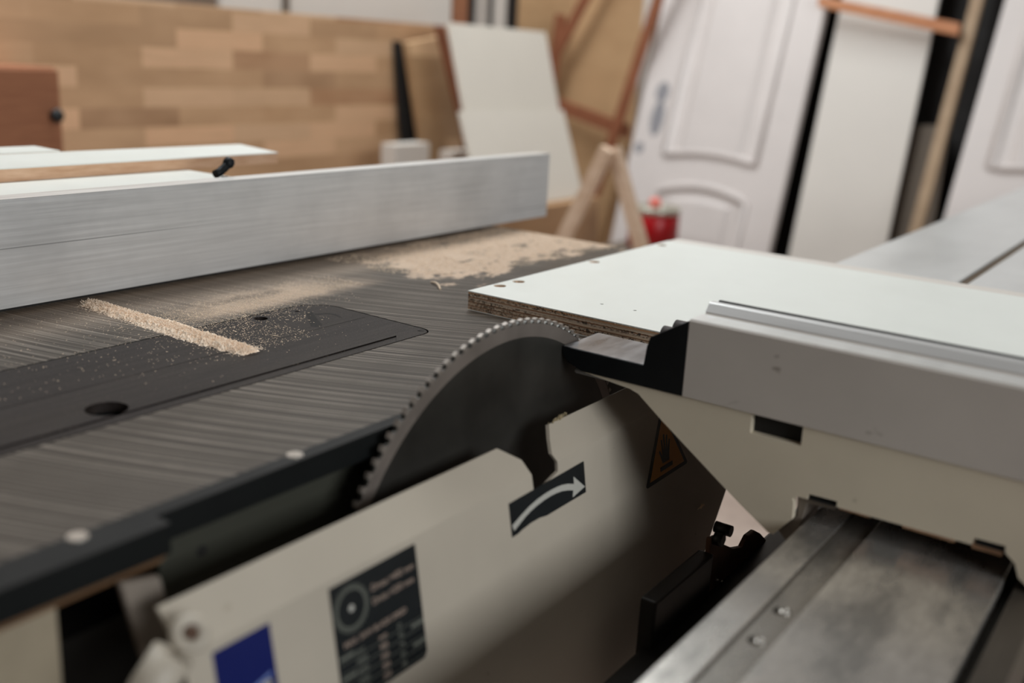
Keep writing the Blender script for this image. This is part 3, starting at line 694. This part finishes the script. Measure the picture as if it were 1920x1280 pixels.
# ------------------------------------------------------------------ back wall
tag(obj('tan_sheet',MB().box(4.00,4.02,2.11,2.86,0,2.2),M['tan'],bevel=.001),'big tan wood sheet upright behind the reddish wooden frame','wood panel')
tf=thing('easel','reddish-brown wooden frame of slanting battens in front of the tan sheet','frame',(3.85,2.3,0))
def stick(p,q,w,t,n=None):
    p=Vector(p);q=Vector(q);d=(q-p).normalized();s=Vector((0,1,0));s=(s-d*s.dot(d)).normalized()*w/2;h=d.cross(s).normalized()*t/2
    return MB().loft([p-s-h,p+s-h,p+s+h,p-s+h],[q-s-h,q+s-h,q+s+h,q-s+h])
obj('leg',stick((3.85,2.42,.0),(3.85,1.83,2.1),.046,.016),M['redstick'],tf,.003)
obj('brace',stick((3.885,2.60,1.02),(3.885,2.05,1.98),.045,.016),M['redstick'],tf,.003)
obj('cross_rail',MB().loft([(3.87,2.53,.953),(3.87,2.14,.86),(3.87,2.14,.80),(3.87,2.53,.893)],[(3.895,2.53,.953),(3.895,2.14,.86),(3.895,2.14,.80),(3.895,2.53,.893)]),M['redstick'],tf,.003)
obj('rear_leg',stick((3.885,2.66,.0),(3.885,2.52,1.3),.05,.022),M['redstick'],tf,.003)
tag(obj('white_lath',MB().loft([(3.93,2.145,0),(3.93,2.105,0),(3.93,2.09,1.6),(3.93,2.142,1.6)],[(3.945,2.145,0),(3.945,2.105,0),(3.945,2.09,1.6),(3.945,2.142,1.6)]),M['whiteboard']),'white lath standing between the tan sheet and the slanting reddish batten','lath')
# A frame trestle
tr=thing('trestle','pale pine A-shaped trestle standing right of the fence end','trestle',(2.4,1.4,0))
ap=Vector((2.4,1.382,.892))
def leg(bx,by,dx):
    q=ap+Vector((dx,0,0));p=Vector((bx,by,0))
    return stick(p,q,.036,.028)
L1=(2.4,1.797,0);L2=(2.4,1.004,0)
obj('leg',leg(2.4,L1[1],0.0),M['pine'],tr,.002);obj('leg',leg(2.432,L2[1],.032),M['pine'],tr,.002)
obj('leg',leg(3.25,L1[1],.045),M['pine'],tr,.002) if 0 else None
obj('cross_bar',MB().box(2.401,2.429,1.10,1.70,.22,.26),M['pine'],tr,.002)
# stool + can
st=thing('stool','small wooden stool carrying the red paint can','stool',(3.0,1.52,0))
obj('seat',MB().box(2.86,3.14,1.38,1.66,.50,.53),M['greyboard'],st,.004)
for x in (2.88,3.10):
    for y in (1.40,1.62): obj('leg',MB().box(x,x+.03,y,y+.03,0,.4998),M['greyboard'],st)
M['board_tan']=wood('tan_board',srgb(150,122,92),srgb(176,150,120))
cn=thing('paint_can','red paint can with a metal rim, beside the white door','paint can',(3.0,1.533,.5305))
def lp(pf): return MB().lathe((3.0,1.533,.5305),pf,40)
obj('can_body',lp([(.080,0),(.083,.003),(.083,.112),(.080,.115)]),M['red'],cn)
obj('can_rim',lp([(.0815,.1152),(.085,.1165),(.085,.133),(.081,.135),(.066,.134),(.064,.129)]),M['tin'],cn)
obj('handle_lug',MB().lathe((2.930,1.578,.6365),[(.0135,0),(.0135,.005),(.008,.010)],20,0,(-.84,.54,0)),M['tin'],cn)
obj('lid_knob',MB().lathe((3.0,1.533,.660),[(.012,0),(.018,.006),(.022,.018),(.016,.03),(.006,.034)],20),M['pink'],cn)

# leaning doors and boards. frame: u right (-Y), v up the lean, w out towards the room
def leanM(x0,z0,y,k,tilt=0.0):
    v=Vector((k,tilt,1)).normalized();u=Vector((0,-1,0));u=(u-v*u.dot(v)).normalized();w=u.cross(v)
    return Matrix(((u.x,v.x,w.x,x0-k*z0),(u.y,v.y,w.y,y-tilt*z0),(u.z,v.z,w.z,0),(0,0,0,1))),v
def vlen(z,k,tilt=0): return z*math.sqrt(1+k*k+tilt*tilt)
def rawdoor(label,y_at,z_at,k,x0,width,tilt,panels):
    Mx,v=leanM(x0,.74,y_at+0,k,0)
    Mx,v=leanM(x0,.74,y_at+tilt*(.74-z_at),k,tilt)
    d=thing('interior_door',label,'door',M=Mx,group='white panelled doors leaning on the back wall')
    obj('door_leaf',MB().box(0,width,0,2.0,-.040,0),M['doorw'],d,.002,local=True)
    for out in panels:
        ring=MB().tube([(x,y,.002) for x,y in out],.016,8,0,True)
        obj('moulding',ring,M['doorw'],d,local=True)
        cx=sum(p[0] for p in out)/len(out);cy=sum(p[1] for p in out)/len(out)
        hx=max(p[0] for p in out)-cx;hy=max(p[1] for p in out)-cy
        inn=[(cx+(x-cx)*(1-.05/hx),cy+(y-cy)*(1-.05/max(hy,.1))) for x,y in out]
        inn2=[(cx+(x-cx)*(1-.075/hx),cy+(y-cy)*(1-.075/max(hy,.1))) for x,y in out]
        obj('raised_field',MB().loft([(x,y,-.001) for x,y in inn],[(x,y,.014) for x,y in inn2]),M['doorw'],d,local=True)
    return d
k=.273;V=lambda z:vlen(z,k)
wd=.688
def arcpts(xa,xb,y,rise,n=12): return [(xa+(xb-xa)*i/n,y+rise*(1-((i/n)*2-1)**2)) for i in range(n+1)]
A=.165;B=wd-.135
up_p=arcpts(A,B,V(.762),.022)[::1]+[(B,V(1.86)),(A,V(1.86))]
low_p=arcpts(A,B,V(.615),.040)[::-1]+[(A,V(.12)),(B,V(.12))]
d1=rawdoor('white panelled door leaning on the back wall right of the red can','x' and 2.083,.74,k,3.80,wd,-.012,[up_p,low_p])
s1=MB().lathe((.085,V(.90),.0006),[(.020,0),(.019,.0008)],20).lathe((.075,V(.998),.0006),[(.015,0),(.014,.0008)],20)
# elongated filler patches by the lock
fp_=MB();
for cx,cy,rx,ry in ((.092,V(.900),.030,.075),(.090,V(1.005),.030,.042),(.038,V(.775),.020,.024)):
    fp_.add([(cx+rx*math.cos(2*PI*i/24),cy+ry*math.sin(2*PI*i/24),.0006) for i in range(24)],[tuple(range(24))])
obj('filler_patch',fp_,M['stain'],d1,local=True)
k2=.4;V2=lambda z:vlen(z,k2)
up2=arcpts(.10,.60,V2(.835),.02)+[(.60,V2(1.7)),(.10,V2(1.7))]
low2=arcpts(.10,.60,V2(.66),.035)[::-1]+[(.10,V2(.12)),(.60,V2(.12))]
rawdoor('white panelled door leaning at the right frame edge behind the sliding table',.782,.69,k2,3.72,.70,-.026,[up2,low2])
def lean_board(name,label,cat,x0,k,yl,width,z0,z1,th,mat,tilt=0,z_at=.74,group=None):
    Mx,v=leanM(x0,.74,yl+tilt*(.74-z_at),k,tilt)
    d=obj(name,MB().box(0,width,vlen(z0,k,tilt),vlen(z1,k,tilt),-th,0),mat,bevel=.0015)
    d.matrix_world=Mx;WM[d.name]=Mx
    return tag(d,label,cat,group)
lean_board('white_board','tall white board leaning between the two white doors','board',3.85,.273,1.340,.352,0.02,2.0,.018,M['whiteboard'],.012)
lean_board('dark_shade_board','wide near-black sheet added as the shade in the gaps behind the tall white board','board',4.00,.235,1.56,.90,0.02,2.0,.018,M['dark_plank_shade'])  # added sheet, its near-black colour stands for the shadows between the leaning pieces
lean_board('grey_board','short grey-brown board low in the black gap right of the tall white board','board',3.905,.273,1.02,.16,0.02,.945,.016,M['greyboard'],.06)
lean_board('tan_board','thin tan board on edge just left of the right-hand door','board',3.742,.4,.888,.040,0.02,1.95,.03,M['board_tan'],-.01)
bt=MB().loft([(3.915,1.40,1.392),(3.915,.885,1.305),(3.915,.885,1.262),(3.915,1.40,1.352)],[(3.940,1.40,1.392),(3.940,.885,1.305),(3.940,.885,1.262),(3.940,1.40,1.352)])
tag(obj('wooden_batten',bt,M['orange'],bevel=.004),'orange-brown batten lying across the tall white board near the top right','batten')

# ------------------------------------------------------------------ lights
def area(name,loc,size,power,rot=(0,0,0),col=(.955,1.0,1.015)):
    l=bpy.data.lights.new(name,'AREA');l.shape='RECTANGLE';l.size,l.size_y=size;l.energy=power;l.color=col
    o=bpy.data.objects.new(name,l);COL.objects.link(o);o.location=loc;o.rotation_euler=rot;return o
area('ceiling_lamp_rear',(2.3,2.0,3.35),(2.4,1.0),62)
area('ceiling_lamp_middle',(.8,2.1,3.35),(1.8,.7),22)
area('window_daylight',(-.1,-3.0,2.05),(2.2,1.1),66,(PI/2,0,0),(.96,1,1.02))
wf=MB()
for a,b,c,d in ((-1.3,-1.2,1.4,2.7),(1.0,1.1,1.4,2.7),(-1.3,1.1,1.4,1.5),(-1.3,1.1,2.6,2.7),(-.13,-.07,1.5,2.6)): wf.box(a,b,-3.10,-3.05,c,d)
struct('window_1',wf,M['doorw'])
w=bpy.data.worlds.new('world');scene.world=w;w.use_nodes=True
w.node_tree.nodes['Background'].inputs[0].default_value=(1,.96,.92,1);w.node_tree.nodes['Background'].inputs[1].default_value=.05

# ------------------------------------------------------------------ camera
f=1900.
d1_=Vector((1393,464,-f)).normalized()
y2=685.;x2=(-f*f-464*y2)/1393
d2_=Vector((x2,y2,-f)).normalized();d3_=d1_.cross(d2_)
# rows of the world->camera matrix are camera axes in world coordinates
Rw=Matrix(((d1_.x,d2_.x,d3_.x),(d1_.y,d2_.y,d3_.y),(d1_.z,d2_.z,d3_.z))).transposed()
cam=bpy.data.cameras.new('camera');co_=bpy.data.objects.new('camera',cam);COL.objects.link(co_)
mw=Rw.to_4x4();mw.translation=Vector((0,0,1.12));co_.matrix_world=mw
cam.sensor_width=36;cam.lens=f/1920*36;cam.sensor_fit='HORIZONTAL';cam.clip_start=.02
cam.dof.use_dof=True;cam.dof.focus_distance=.925;cam.dof.aperture_fstop=2.8
scene.camera=co_
vs=scene.view_settings;vs.view_transform='Standard';vs.look='None';vs.gamma=1;vs.use_curve_mapping=False;vs.exposure=.36
